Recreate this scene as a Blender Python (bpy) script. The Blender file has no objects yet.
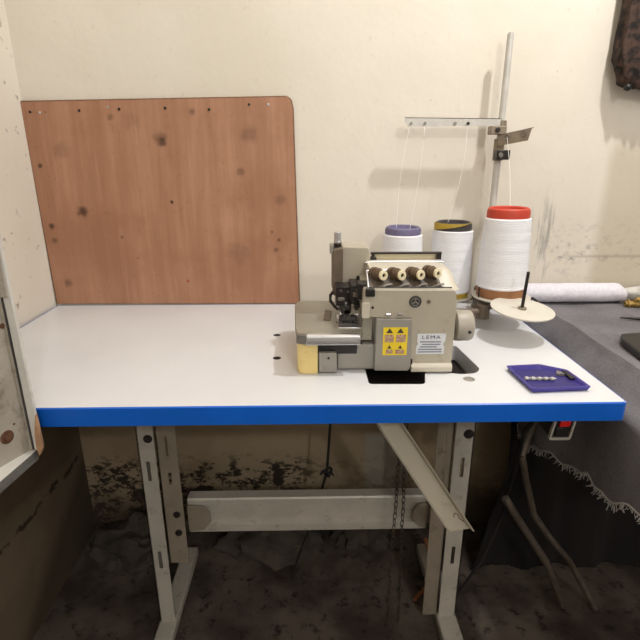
import bpy, bmesh, math, random
from mathutils import Vector, Matrix, noise
random.seed(7)
S = bpy.context.scene
COL = S.collection
PI = math.pi

# ------------------------------------------------------------ camera numbers
F = 494.53; PITCH = 0.3187; YAW = 0.0205; ROLL = -0.0007
CAM = Vector((0, 0, 1.135))
_f = Vector((math.sin(YAW)*math.cos(PITCH), math.cos(YAW)*math.cos(PITCH), -math.sin(PITCH)))
_r0 = Vector((math.cos(YAW), -math.sin(YAW), 0)); _u0 = _r0.cross(_f)
_r = math.cos(ROLL)*_r0 + math.sin(ROLL)*_u0; _u = -math.sin(ROLL)*_r0 + math.cos(ROLL)*_u0

def at(x, y, Y=None, Z=None, X=None):
    """the point of the photographed sight line (x, y) that lies on the plane Y=, Z= or X="""
    d = _f + (x-320)/F*_r - (y-320)/F*_u
    if Y is not None: t = Y/d.y
    elif Z is not None: t = (Z-CAM.z)/d.z
    else: t = X/d.x
    return CAM + t*d

# ------------------------------------------------------------ materials
def C(r, g, b):
    f = lambda c: (c/255/12.92) if c/255 <= .04045 else ((c/255+.055)/1.055)**2.4
    return (f(r), f(g), f(b), 1)

class G:
    def __init__(s, name, rough=.6, metal=0.0, spec=.5):
        s.m = bpy.data.materials.new(name); s.m.use_nodes = True
        s.t = s.m.node_tree; s.N = s.t.nodes
        s.b = s.N['Principled BSDF']
        s.b.inputs['Roughness'].default_value = rough
        s.b.inputs['Metallic'].default_value = metal
        s.b.inputs['Specular IOR Level'].default_value = spec
        s._pos = None
    def L(s, a, b): s.t.links.new(a, b)
    def put(s, sock, v):
        if hasattr(v, 'is_output'): s.L(v, sock)
        else: sock.default_value = v
    def pos(s):
        if s._pos is None: s._pos = s.N.new('ShaderNodeNewGeometry').outputs['Position']
        return s._pos
    def obj(s): return s.N.new('ShaderNodeTexCoord').outputs['Object']
    def xyz(s):
        n = s.N.new('ShaderNodeSeparateXYZ'); s.L(s.pos(), n.inputs[0]); return n.outputs
    def scl(s, v, sc, off=(0,0,0)):
        n = s.N.new('ShaderNodeMapping'); s.L(v, n.inputs[0]); n.inputs['Scale'].default_value = sc
        n.inputs['Location'].default_value = off; return n.outputs[0]
    def noise(s, v, scale, detail=4, rough=.55, dist=0):
        n = s.N.new('ShaderNodeTexNoise'); s.L(v, n.inputs['Vector']); n.inputs['Scale'].default_value = scale
        n.inputs['Detail'].default_value = detail; n.inputs['Roughness'].default_value = rough
        n.inputs['Distortion'].default_value = dist; return n.outputs['Fac']
    def m_(s, op, a, b=0.0, clamp=False):
        n = s.N.new('ShaderNodeMath'); n.operation = op; n.use_clamp = clamp
        s.put(n.inputs[0], a); s.put(n.inputs[1], b); return n.outputs[0]
    def rng(s, v, a, b, lo=0.0, hi=1.0):
        n = s.N.new('ShaderNodeMapRange'); n.interpolation_type = 'SMOOTHSTEP'
        s.put(n.inputs[0], v); n.inputs[1].default_value = a; n.inputs[2].default_value = b
        n.inputs[3].default_value = lo; n.inputs[4].default_value = hi; return n.outputs[0]
    def mul(s, a, b): return s.m_('MULTIPLY', a, b)
    def mx(s, a, b): return s.m_('MAXIMUM', a, b)
    def band(s, v, a, b, soft):  # 1 inside [a,b]
        return s.mul(s.rng(v, a-soft, a+soft), s.rng(v, b-soft, b+soft, 1.0, 0.0))
    def mix(s, fac, a, b):
        n = s.N.new('ShaderNodeMix'); n.data_type = 'RGBA'
        s.put(n.inputs[0], fac); s.put(n.inputs[6], a); s.put(n.inputs[7], b); return n.outputs[2]
    def spot(s, x, z, r, axes=(0, 2), sx=1, sz=1):
        o = s.xyz()
        dx = s.m_('MULTIPLY', s.m_('SUBTRACT', o[axes[0]], x), sx); dz = s.m_('MULTIPLY', s.m_('SUBTRACT', o[axes[1]], z), sz)
        d = s.m_('SQRT', s.m_('ADD', s.mul(dx, dx), s.mul(dz, dz)))
        d = s.m_('ADD', d, s.m_('MULTIPLY', s.m_('SUBTRACT', s.noise(s.pos(), 60, 3), .5), r*1.2))
        return s.rng(d, r*.25, r, 1.0, 0.0)
    def color(s, c): s.put(s.b.inputs['Base Color'], c); return s
    def bump(s, h, strength=.3, dist=.002):
        n = s.N.new('ShaderNodeBump'); s.L(h, n.inputs['Height']); n.inputs['Strength'].default_value = strength
        n.inputs['Distance'].default_value = dist; s.L(n.outputs[0], s.b.inputs['Normal']); return s

def simple(name, c, rough=.5, metal=0.0, var=.12, scale=30, c2=None, dirt=None, bump=0, bscale=200):
    g = G(name, rough, metal)
    c2 = c2 or tuple(v*(1-var) for v in c[:3])+(1,)
    o = g.pos()
    col = g.mix(g.rng(g.noise(o, scale), .35, .65), c, c2)
    if dirt:
        col = g.mix(g.mul(g.rng(g.noise(o, scale*2.3, 6, .65), .56, .72), dirt[1]), col, dirt[0])
    g.color(col)
    if bump: g.bump(g.noise(o, bscale, 3), bump, .001)
    return g.m

# back wall plaster
def wall_material(kind):
    g = G('plaster_'+kind, .88, 0, .2); p = g.pos(); o = g.xyz()
    col = g.mix(g.rng(g.noise(p, 2.2, 3), .3, .7), C(227,220,208), C(218,210,196))
    fine = g.noise(p, 45, 6, .65)
    col = g.mix(g.mul(g.rng(fine, .62, .74), .22), col, C(176,160,136))
    z = o[2]
    if kind == 'back':
        x = o[0]
        # brown below the table: shade put into the plaster colour; patch of grey render
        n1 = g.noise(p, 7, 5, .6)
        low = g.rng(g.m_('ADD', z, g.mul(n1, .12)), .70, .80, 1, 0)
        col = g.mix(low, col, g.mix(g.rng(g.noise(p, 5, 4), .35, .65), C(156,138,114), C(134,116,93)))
        grey = g.mul(g.band(x, .165, .30, .008), g.band(z, .13, .335, .01))
        col = g.mix(g.mul(grey, .6), col, C(150,148,142))
        light = g.mul(g.band(x, -.30, .16, .05), g.band(z, .12, .33, .03))
        col = g.mix(g.mul(light, .45), col, C(176,160,134))
        pale = g.mul(g.band(x, .40, .43, .012), g.band(z, .05, .60, .05))
        col = g.mix(g.mul(pale, .5), col, C(190,180,158))
        # mould
        ms = g.noise(g.scl(p, (1, 1, 1.5)), 30, 6, .7)
        band = g.mul(g.rng(g.m_('ADD', z, g.mul(g.m_('SUBTRACT', n1, .5), .10)), .17, .32, 1, 0), 1.0)
        m1 = g.rng(g.m_('ADD', ms, g.mul(band, .13)), .585, .65)
        m1 = g.mul(m1, g.rng(z, .22, .29, 1, 0))
        left = g.mul(g.rng(x, -.1, .02, 1, 0), g.rng(x, -.7, -.55, .55, 1.0))
        m1 = g.mul(m1, g.rng(x, -.08, .06, 1, .25))
        col = g.mix(g.m_('MINIMUM', g.mul(m1, .95), 1.0), col, C(38,32,28))
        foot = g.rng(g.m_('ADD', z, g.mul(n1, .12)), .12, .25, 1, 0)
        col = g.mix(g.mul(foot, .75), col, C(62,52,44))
        # rubbed grey streaks right of the red cone
        st = g.noise(g.scl(p, (1, 1, .10)), 38, 4, .6)
        msk = g.mul(g.band(x, .575, .665, .02), g.band(z, .79, 1.02, .06))
        col = g.mix(g.mul(g.mul(g.rng(st, .54, .66), msk), .62), col, C(128,126,126))
        sc = g.noise(g.scl(p, (1, 1, 1.5)), 42, 6, .75)
        msk2 = g.mul(g.band(x, .62, .98, .05), g.band(z, .83, .96, .05))
        msk3 = g.mul(g.band(x, .66, .98, .05), g.band(z, .865, .90, .015))
        col = g.mix(g.mul(g.rng(sc, .50, .66), g.m_('ADD', g.mul(msk2, .38), g.mul(msk3, .25))), col, C(120,118,120))
        rt = g.mul(g.band(x, .77, 1.5, .02), g.rng(g.m_('ADD', z, g.mul(n1, .08)), 1.17, 1.25, 1, 0))  # tan shadow at the far right, put into the wall colour
        col = g.mix(g.mul(rt, .45), col, C(170,155,128))
        # faint horizontal brush band
        hb = g.mul(g.band(x, .70, .98, .04), g.band(z, .874, .881, .004))
        col = g.mix(g.mul(hb, .35), col, C(120,110,100))
        tiny = g.mul(g.rng(g.noise(p, 95, 2), .70, .76), g.rng(g.noise(p, 6, 2), .5, .6))
        col = g.mix(g.mul(tiny, .35), col, C(110,95,80))
    elif kind == 'left':
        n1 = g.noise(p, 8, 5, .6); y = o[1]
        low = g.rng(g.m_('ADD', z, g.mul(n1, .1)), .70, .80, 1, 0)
        col = g.mix(low, col, g.mix(g.rng(g.noise(p, 4, 4), .3, .7), C(124,108,90), C(106,92,75)))  # lower zone darkened: shade below table height put into the colour
        dots = g.rng(g.noise(p, 34, 5, .7), .62, .70)
        col = g.mix(g.mul(dots, .7), col, C(120,104,88))
        # long crack running down towards the front
        d = g.m_('ABSOLUTE', g.m_('ADD', g.m_('SUBTRACT', z, .292), g.mul(g.m_('SUBTRACT', n1, .5), .08)))
        ck = g.mul(g.rng(d, .003, .012, 1, 0), g.rng(g.noise(p, 26, 4), .46, .56))
        col = g.mix(g.mul(g.mul(ck, low), .8), col, C(30,26,22))
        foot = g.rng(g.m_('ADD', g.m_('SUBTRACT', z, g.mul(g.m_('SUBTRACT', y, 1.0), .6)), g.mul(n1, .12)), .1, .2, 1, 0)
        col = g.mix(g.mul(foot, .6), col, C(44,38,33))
    g.color(col)
    g.bump(g.m_('ADD', g.noise(p, 14, 6, .6), g.mul(fine, .3)), .35, .004)
    return g.m

def ply_material():
    g = G('plywood', .55, 0, .35); p = g.pos()
    gr = g.noise(g.scl(p, (1, 1, .09)), 26, 6, .62, .3)
    gr2 = g.noise(g.scl(p, (1, 1, .05)), 90, 4, .6)
    blot = g.noise(p, 5, 4, .6)
    col = g.mix(g.rng(gr, .3, .7), C(182,137,110), C(163,119,92))
    col = g.mix(g.mul(g.rng(gr2, .45, .7), .25), col, C(146,100,74))
    col = g.mix(g.mul(g.rng(blot, .45, .7), .42), col, C(142,96,70))
    col = g.mix(g.mul(g.rng(g.noise(p, 70, 3), .62, .75), .25), col, C(120,76,52))
    B = [(83,212,.020,.8),(162,142,.016,.75),(160,137,.022,.4),(172,202,.006,.95),(40,166,.008,.8),(52,226,.010,.8),(55,241,.012,.5),(68,283,.016,.5),
         (192,111,.012,.45),(249,134,.030,.35),(241,171,.016,.45),(110,117,.012,.4),(122,237,.006,.5),(138,258,.006,.4),(276,250,.010,.5),(240,255,.045,.22),(280,200,.02,.3),
         (45,112,.006,.3),(60,150,.03,.2),(130,120,.03,.2),(279,240,.006,.6),(272,232,.005,.5)]
    for x, y, r, a in B:
        q = at(x, y, Y=1.308)
        col = g.mix(g.mul(g.spot(q.x, q.z, r), a), col, C(62,40,28))
    for x, y in ((188,281),):
        q = at(x, y, Y=1.308); col = g.mix(g.mul(g.spot(q.x, q.z, .006), .8), col, C(150,30,20))
    g.color(col).bump(gr, .15, .001)
    return g.m

def tabletop_material():
    g = G('white_laminate', .32, 0, .45); p = g.pos()
    col = g.mix(g.rng(g.noise(p, 4, 4), .3, .7), C(224,225,228), C(217,218,222))
    col = g.mix(g.mul(g.rng(g.noise(p, 22, 6, .7), .62, .75), .12), col, C(190,180,165))
    g.color(col); return g.m

def thread_material():
    g = G('white_thread', .6, 0, .4); p = g.pos()
    w = g.N.new('ShaderNodeTexWave'); w.bands_direction = 'Z'; g.L(g.scl(p, (.5, .5, 1)), w.inputs[0])
    w.inputs['Scale'].default_value = 90; w.inputs['Distortion'].default_value = 5; w.inputs['Detail'].default_value = 2
    g.color(g.mix(w.outputs['Fac'], C(228,229,235), C(240,240,244))).bump(w.outputs['Fac'], .22, .0010)
    return g.m

def floor_material():
    g = G('dirty_concrete', .85, 0, .2); p = g.pos()
    col = g.mix(g.rng(g.noise(p, 6, 5), .35, .65), C(92,82,74), C(58,50,45))
    col = g.mix(g.rng(g.noise(p, 26, 6, .7), .52, .68), col, C(36,31,28))
    g.color(col).bump(g.noise(p, 20, 6, .7), .6, .01); return g.m

def cloth_material():
    g = G('grey_denim', .9, 0, .15); p = g.pos()
    n = g.noise(p, 320, 2); col = g.mix(g.rng(g.noise(p, 9, 5), .3, .7), C(121,118,122), C(102,99,102))
    col = g.mix(g.mul(g.rng(n, .4, .65), .3), col, C(150,146,150))
    col = g.mix(g.mul(g.rng(g.noise(g.scl(p, (3, .6, 1)), 14, 5), .52, .7), .25), col, C(84,80,82))
    g.color(col).bump(n, .3, .001); return g.m

M = {}
M['ply'] = ply_material(); M['top'] = tabletop_material(); M['thread'] = thread_material()
M['cloth'] = cloth_material(); M['floor'] = floor_material()
M['blue'] = simple('blue_edging', C(6,96,204), .35, var=.08, scale=9)
M['ply_edge'] = simple('plywood_edge', C(120,84,58), .7, var=.3, scale=80)
M['leg'] = simple('painted_steel', C(178,172,162), .45, .1, dirt=(C(120,105,85), .5), scale=18)
M['leg2'] = simple('dull_painted_steel', C(138,127,113), .5, .1, dirt=(C(90,76,60), .6), scale=16)
M['beige'] = simple('machine_enamel', C(178,170,154), .38, var=.08, scale=14, dirt=(C(140,126,102), .35))
M['beige_light'] = simple('light_enamel', C(198,191,176), .35, var=.06, scale=14, dirt=(C(170,155,130), .3))
M['grey_enamel'] = simple('grey_enamel', C(150,146,138), .42, var=.08, scale=14, dirt=(C(110,100,85), .35))
M['yellowed'] = simple('yellowed_enamel', C(226,202,136), .45, var=.1, scale=20, dirt=(C(196,160,90), .4))
M['plate'] = simple('worn_steel_plate', C(168,163,150), .38, .45, var=.15, scale=10, dirt=(C(130,122,105), .4))
M['chrome'] = simple('chrome', C(215,215,220), .2, .9, var=.1)
M['steel'] = simple('dull_steel', C(140,136,130), .35, .7, var=.2)
M['darksteel'] = simple('dark_oily_steel', C(58,54,52), .35, .6, var=.3, scale=60)
M['black'] = simple('black_plastic', C(22,21,22), .4, var=.2)
M['pit'] = simple('oily_black_pan', C(32,24,20), .6, var=.3, dirt=(C(70,52,40), .4))
M['brownmetal'] = simple('brown_stained_metal', C(112,98,84), .5, .2, var=.2, scale=40)
M['panel_dark'] = simple('dark_recess', C(96,84,72), .5, .2, var=.5, scale=60)
M['brown'] = simple('brown_tension_disc', C(104,84,64), .4, .3, var=.25, scale=90)
M['wheel'] = simple('wheel_enamel', C(170,163,150), .4, var=.08, scale=14)
M['cream'] = simple('cream_plastic', C(232,220,186), .4, var=.06)
M['disc'] = simple('cream_spool_disc', C(212,207,196), .45, var=.05, scale=12)
M['sticker'] = simple('yellow_sticker', C(236,206,40), .5, var=.06)
M['stickerpic'] = simple('sticker_picture', C(196,176,150), .5, var=.3, scale=500, c2=C(150,90,70))
M['red'] = simple('red_tube', C(196,66,46), .5, var=.1)
M['paper_brown'] = simple('brown_card', C(160,112,74), .7, var=.12)
M['purple_grey'] = simple('purple_grey_tube', C(112,106,140), .55, var=.15, scale=60)
M['mustard'] = simple('mustard_card', C(190,160,60), .6, var=.12)
M['charcoal'] = simple('charcoal_card', C(62,58,58), .6, var=.12)
M['bracket'] = simple('stained_aluminium', C(150,138,120), .45, .4, var=.2, scale=40)
M['alu'] = simple('pale_aluminium', C(204,201,195), .38, .12, var=.12, scale=30)
M['purple'] = simple('purple_plastic', C(62,52,140), .35, var=.1, scale=40)
M['purple_d'] = simple('deep_purple_plastic', C(44,36,112), .4, var=.1, scale=40)
M['label'] = simple('label_white', C(214,216,222), .4, var=.06)
M['navy'] = simple('navy_print', C(24,26,84), .5)
M['print'] = simple('grey_print', C(120,126,140), .5)
M['brass'] = simple('brass', C(190,160,96), .35, .7, var=.3, scale=90)
M['white_cloth'] = simple('white_lace', C(226,222,232), .85, var=.1, scale=120, bump=.6, bscale=160)
M['old_white'] = simple('old_white_paint', C(205,202,196), .55, var=.08, scale=12, dirt=(C(120,105,85), .5))
M['old_grey'] = simple('greyed_paint', C(168,160,148), .65, var=.2, scale=14, dirt=(C(104,90,72), .6))
M['rawwood'] = simple('raw_wood', C(178,138,104), .75, var=.25, scale=60)
M['lip_grey'] = simple('bare_grey_edge', C(112,110,106), .6, .1, var=.25, scale=40)
M['dim'] = simple('grimy_tube', C(84,74,64), .6, .1, var=.3, scale=40)
M['sheet'] = simple('shade_black', C(17,11,11), .95, var=.3, scale=6)
M['rust'] = simple('rust', C(96,62,42), .8, var=.3, scale=120)
M['rag'] = simple('dark_rags', C(66,58,50), .9, var=.4, scale=25, bump=.5, bscale=80)
M['bundle'] = simple('dark_brown_cloth', C(72,52,42), .9, var=.5, scale=60, c2=C(20,14,12), bump=.5, bscale=120)
M['redlens'] = simple('red_rocker', C(190,24,20), .3, var=.05)
M['switchrim'] = simple('switch_rim', C(150,146,138), .45, var=.1)
M['cord'] = simple('black_cord', C(26,23,22), .7, var=.2)
M['chain'] = simple('chain_steel', C(92,84,74), .4, .7, var=.3, scale=90)
M['ceil'] = simple('ceiling_paint', C(226,223,217), .9)
M['strand'] = simple('thread_strand', C(238,236,232), .6, var=.03)
M['wood_floor'] = simple('orange_wood', C(150,96,60), .7, var=.2)

# ------------------------------------------------------------ geometry helpers
def box(bm, a, b, rot=None):
    """box between two corners; rot = (angle_z, pivot)"""
    a, b = Vector(a), Vector(b)
    lo = Vector(map(min, a, b)); hi = Vector(map(max, a, b))
    vs = bmesh.ops.create_cube(bm, size=1)['verts']
    for v in vs: v.co = Vector(((v.co.x+.5)*(hi.x-lo.x)+lo.x, (v.co.y+.5)*(hi.y-lo.y)+lo.y, (v.co.z+.5)*(hi.z-lo.z)+lo.z))
    if rot: bmesh.ops.rotate(bm, verts=vs, cent=rot[1], matrix=rot[0])
    return vs
def cyl(bm, p0, p1, r0, r1=None, n=24, caps=True):
    p0, p1 = Vector(p0), Vector(p1); r1 = r0 if r1 is None else r1
    d = p1-p0; q = d.to_track_quat('Z', 'Y')
    mat = Matrix.Translation((p0+p1)/2) @ q.to_matrix().to_4x4()
    return bmesh.ops.create_cone(bm, cap_ends=caps, segments=n, radius1=r0, radius2=r1, depth=d.length, matrix=mat)['verts']
def tube(bm, pts, r, n=10, closed=False):
    pts = [Vector(p) for p in pts]; rings = []
    N = len(pts); up = Vector((0, 0, 1))
    for i, p in enumerate(pts):
        if closed: t = pts[(i+1) % N]-pts[i-1]
        else: t = pts[min(i+1, N-1)]-pts[max(i-1, 0)]
        t.normalize()
        s = t.cross(up)
        if s.length < .05: s = t.cross(Vector((1, 0, 0)))
        s.normalize(); w = s.cross(t)
        rr = r[i] if isinstance(r, (list, tuple)) else r
        rings.append([bm.verts.new(p+rr*(math.cos(2*PI*k/n)*s+math.sin(2*PI*k/n)*w)) for k in range(n)])
    for i in range(N if closed else N-1):
        a, b = rings[i], rings[(i+1) % N]
        for k in range(n): bm.faces.new((a[k], a[(k+1) % n], b[(k+1) % n], b[k]))
    if not closed:
        bm.faces.new(rings[0][::-1]); bm.faces.new(rings[-1])
def lathe(bm, prof, c, axis=(0, 0, 1), n=48):
    """prof = [(radius, height)...] closed outline turned about axis through c"""
    q = Vector(axis).to_track_quat('Z', 'Y').to_matrix(); c = Vector(c); R = []
    for r, h in prof:
        R.append([bm.verts.new(c+q@Vector((r*math.cos(2*PI*k/n), r*math.sin(2*PI*k/n), h))) for k in range(n)])
    for a, b in zip(R, R[1:]):
        for k in range(n): bm.faces.new((a[k], a[(k+1) % n], b[(k+1) % n], b[k]))
    bm.faces.new(R[0][::-1]); bm.faces.new(R[-1])
def prism(bm, poly, d0, d1, plane='z'):
    """poly of 2D points extruded from d0 to d1 along plane axis"""
    def P(a, b, d):
        return {'z': (a, b, d), 'y': (a, d, b), 'x': (d, a, b)}[plane]
    A = [bm.verts.new(P(a, b, d0)) for a, b in poly]; B = [bm.verts.new(P(a, b, d1)) for a, b in poly]
    bm.faces.new(A); bm.faces.new(B[::-1]); n = len(poly)
    for k in range(n): bm.faces.new((A[k], B[k], B[(k+1) % n], A[(k+1) % n]))
def fillet(poly, r, seg=5):
    out = []; n = len(poly)
    for i in range(n):
        p = Vector(poly[i][:2]); a = Vector(poly[i-1][:2]); b = Vector(poly[(i+1) % n][:2])
        rr = poly[i][2] if len(poly[i]) > 2 else r
        if rr <= 0: out.append(tuple(p)); continue
        da, db = (a-p), (b-p); rr = min(rr, da.length*.48, db.length*.48)
        p0, p1 = p+da.normalized()*rr, p+db.normalized()*rr
        for k in range(seg+1):
            t = k/seg; out.append(tuple((1-t)**2*p0+2*t*(1-t)*p+t*t*p1))
    return out
def wloc(o):
    l = Vector((0, 0, 0))
    while o is not None: l += o.location; o = o.parent
    return l
def obj(name, bm, mat, parent=None, bevel=0, smooth=False, kind=None, label=None, seg=2):
    bmesh.ops.remove_doubles(bm, verts=bm.verts, dist=1e-6)
    bmesh.ops.recalc_face_normals(bm, faces=bm.faces)
    me = bpy.data.meshes.new(name)
    if parent is not None: bmesh.ops.translate(bm, verts=bm.verts, vec=-wloc(parent))
    bm.to_mesh(me); bm.free()
    me.materials.append(M[mat] if isinstance(mat, str) else mat)
    o = bpy.data.objects.new(name, me); COL.objects.link(o)
    if parent is not None: o.parent = parent
    if bevel:
        b = o.modifiers.new('bevel', 'BEVEL'); b.width = bevel; b.segments = seg; b.limit_method = 'ANGLE'; b.angle_limit = .6
    if smooth or bevel:
        for f in me.polygons: f.use_smooth = True
        try: me.set_sharp_from_angle(angle=.6)
        except Exception: pass
    if kind: o['kind'] = kind
    if label: o['label'] = label
    return o
def thing(name, label, cat, loc=(0, 0, 0), group=None):
    o = bpy.data.objects.new(name, None); COL.objects.link(o); o.location = loc
    o.empty_display_size = .05
    o['label'] = label; o['category'] = cat
    if group: o['group'] = group
    return o
def tag(o, label, cat, group=None, kind=None):
    o['label'] = label; o['category'] = cat
    if group: o['group'] = group
    if kind: o['kind'] = kind
    # move the origin to the base of the mesh
    me = o.data; xs = [v.co for v in me.vertices]
    c = Vector((sum(v.x for v in xs)/len(xs), sum(v.y for v in xs)/len(xs), min(v.z for v in xs)))
    me.transform(Matrix.Translation(-c)); o.location = c
    return o
def new(): return bmesh.new()
def B1(name, a, b, mat, parent=None, bevel=0, **k):
    bm = new(); box(bm, a, b); return obj(name, bm, mat, parent, bevel, **k)
def CY(name, p0, p1, r, mat, parent=None, bevel=0, r1=None, n=28, **k):
    bm = new(); cyl(bm, p0, p1, r, r1, n); return obj(name, bm, mat, parent, bevel, smooth=True, **k)
def carve(o, cutters):
    for c in cutters:
        m = o.modifiers.new('cut', 'BOOLEAN'); m.operation = 'DIFFERENCE'; m.solver = 'EXACT'; m.object = c
    dg = bpy.context.evaluated_depsgraph_get()
    me = bpy.data.meshes.new_from_object(o.evaluated_get(dg))
    o.modifiers.clear(); o.data = me
    for c in cutters: bpy.data.objects.remove(c)
    return o
def text(name, body, size, loc, rot, mat, parent, align='CENTER', sx=1):
    cu = bpy.data.curves.new(name, 'FONT'); cu.body = body; cu.size = size; cu.extrude = .0002
    cu.align_x = align; cu.align_y = 'CENTER'; cu.offset = 0; cu.space_character = 1.25
    cu.materials.append(M[mat])
    t_ = bpy.data.objects.new(name, cu); COL.objects.link(t_); bpy.context.view_layer.update()
    me = bpy.data.meshes.new_from_object(t_.evaluated_get(bpy.context.evaluated_depsgraph_get())); bpy.data.objects.remove(t_)
    o = bpy.data.objects.new(name, me); COL.objects.link(o); o.parent = parent
    o.location = Vector(loc)-wloc(parent); o.rotation_euler = rot; o.scale = (sx, 1, 1)
    return o

# ------------------------------------------------------------ the room
XL, YB = -.6942, 1.316
XR, YF, ZC = 2.4, -2.4, 2.9
def struct(name, a, b, mat):
    o = B1(name, a, b, mat); o['kind'] = 'structure'; return o
struct('wall_back', (XL-.1, YB, -.1), (XR+.1, YB+.1, ZC+.1), wall_material('back'))
struct('wall_left', (XL-.1, YF, -.1), (XL, YB, ZC+.1), wall_material('left'))
struct('wall_right', (XR, YF, -.1), (XR+.1, YB, ZC+.1), M['ceil'])
struct('wall_front', (XL-.1, YF-.1, -.1), (XR+.1, YF, ZC+.1), M['ceil'])
struct('floor', (XL, YF, -.1), (XR, YB, 0), M['floor'])
struct('ceiling', (XL, YF, ZC), (XR, YB, ZC+.1), M['ceil'])

# ------------------------------------------------------------ plywood board on the wall
bd = thing('plywood_board', 'reddish brown plywood board nailed to the cream wall above the white table', 'board', (-.36, 1.309, .752))
out = [(18,102),(286.5,97),(290.5,100),(292.5,109),(299,303.2),(57.5,303.5),(24.5,143),(22.5,141)]
P = [at(x, y, Y=1.309) for x, y in out]
P = [(max(q.x, XL+.001), max(q.z, .752)) for q in P]
bm = new(); prism(bm, P, 1.308, 1.3155, 'y'); obj('panel', bm, 'ply', bd)
bm = new()
for i in range(len(P)):
    a, b = P[i], P[(i+1) % len(P)]
    if i == 4: continue
    tube(bm, [(a[0], 1.3118, a[1]), (b[0], 1.3118, b[1])], .0034, 6)
obj('worn_edge', bm, 'ply_edge', bd)
for x, y, m in ((30,112,'black'),(40,112.5,'chrome'),(79,110.5,'black'),(119,109,'black'),(165,108,'black'),(209,109.5,'black'),(249,104.5,'black'),(268.5,104.5,'chrome'),(108,107,'chrome')):
    q = at(x, y, Y=1.307); CY('nail', (q.x, 1.3062, q.z), (q.x, 1.309, q.z), .0030, m, bd, n=12)

# ------------------------------------------------------------ sewing table
TX0, TX1, TY0, TY1, TZ = -.690, .5240, .7204, 1.3075, .75
TH = .0325
tb = thing('sewing_table', 'long white industrial sewing table with blue edging on pale steel legs', 'table', (-.02, .95, 0))
bm = new(); box(bm, (TX0+.003, TY0+.003, TZ-TH), (TX1-.003, TY1, TZ))
top = obj('tabletop', bm, 'top', None)
hole = fillet([(.1035, .800, .008), (.2045, .7975, .010), (.2150, .850, .012), (.245, .850), (.280, .838, .01), (.310, .842, .014), (.3235, .862, .01), (.312, .985, .01), (.1035, .985, .01)], .004)
bm = new(); prism(bm, hole, TZ-.1, TZ+.05); c1 = obj('cutter', bm, 'pit')
cs = [c1]
for x, y, r in ((277,335,.0085),(277,358,.0085),(469,379,.011)):
    q = at(x, y, Z=.75); bm = new(); cyl(bm, (q.x, q.y, .744), (q.x, q.y, .76), r, n=24); cs.append(obj('cutter', bm, 'pit'))
carve(top, cs)
for v in top.data.vertices: v.co -= tb.location
top.parent = tb
for x, y, r, m in ((277,335,.0084,'pit'),(277,358,.0084,'pit'),(469,379,.0108,'grey_enamel')):
    q = at(x, y, Z=.75); bm = new()
    lathe(bm, [(r, .7442), (r, .7496), (r*.8, .7500), (r*.7, .7482), (.0001, .7482)], (q.x, q.y, 0), n=24)
    obj('hole_plug', bm, m, tb, smooth=True, label='grey round plug' if m != 'pit' else 'dark round plug')
bm = new()
o_ = fillet([(TX0, TY0, .003), (TX1, TY0, .010), (TX1, TY1, .002), (TX0, TY1, .002)], .003)
i_ = fillet([(TX0+.003, TY0+.003, .002), (TX1-.003, TY0+.003, .008), (TX1-.003, TY1-.0001, .002), (TX0+.003, TY1-.0001, .002)], .002)
A = [[bm.verts.new((x, y, z)) for x, y in L] for L, z in ((o_, TZ-TH-.0005), (o_, TZ-.0012), (i_, TZ+.0003), (i_, TZ-TH-.0005))]
n = len(o_)
for k in range(4):
    a, b = A[k], A[(k+1) % 4]
    for j in range(n): bm.faces.new((a[j], a[(j+1) % n], b[(j+1) % n], b[j]))
obj('edge_band', bm, 'blue', tb)
# drip pan below the cut-out
bm = new(); prism(bm, fillet([(.085, .79), (.33, .79), (.33, .995), (.085, .995)], .01), .700, .7160); obj('oil_pan', bm, 'pit', tb)
# legs: a front flange and a sliding inner rail, both slotted
def leg(x0, x1, x2, yb, front, inner, zlow, side):
    s = 1 if side > 0 else -1
    bm = new()
    t = .0025
    box(bm, (x0, .95, .012), (x1, .95+t, TZ-TH-.004)); box(bm, (x0 if s < 0 else x1-t, .95, .012), ((x0+t) if s < 0 else x1, 1.00, TZ-TH-.004))
    o = obj('leg', bm, front, None)
    cs = []
    xc = (x0+x1)/2
    def slot(xc, zc, w, h, y):
        b = new(); box(b, (xc-w/2, y-.01, zc-h/2), (xc+w/2, y+.02, zc+h/2)); return obj('cutter', b, 'pit')
    cs += [slot(xc+.003*s, .553, .007, .045, .95), slot(xc, .42, .007, .05, .95), slot(xc, .30, .007, .05, .95)] if False else [slot(xc, .468, .0085, .052, .95), slot(xc, .22, .0085, .052, .95)]
    carve(o, cs)
    for v in o.data.vertices: v.co -= tb.location
    o.parent = tb
    a, b = sorted((x1 if s < 0 else x0, x2))
    bm = new(); box(bm, (a, .962, zlow), (b, .962+t, TZ-TH-.004)); box(bm, (a if s < 0 else b-t, .962, zlow), (a+t if s < 0 else b, .995, TZ-TH-.004))
    o2 = obj('inner_rail', bm, inner, None)
    carve(o2, [slot((a+b)/2, .525, .0055, .05, .962), slot((a+b)/2, .44, .007, .03, .962)])
    for v in o2.data.vertices: v.co -= tb.location
    o2.parent = tb
    return o, o2
leg(-.3806, -.3441, -.2990, .95, 'leg', 'leg2', .20, -1)
leg(.3192, .3611, .2818, .95, 'leg', 'leg2', .02, 1)
def bolt(x, y, z, r=.007, par=tb, m='pit'):
    bm = new(); cyl(bm, (x, y-.006, z), (x, y+.001, z), r, n=6); cyl(bm, (x, y-.002, z), (x, y+.001, z), r*1.4, n=20)
    obj('bolt', bm, m, par, bevel=.0006)
bolt(-.356, .949, .552); bolt(.347, .949, .555, .008)
for z in (.342, .290): bolt(-.315, .961, z, .006)
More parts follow.
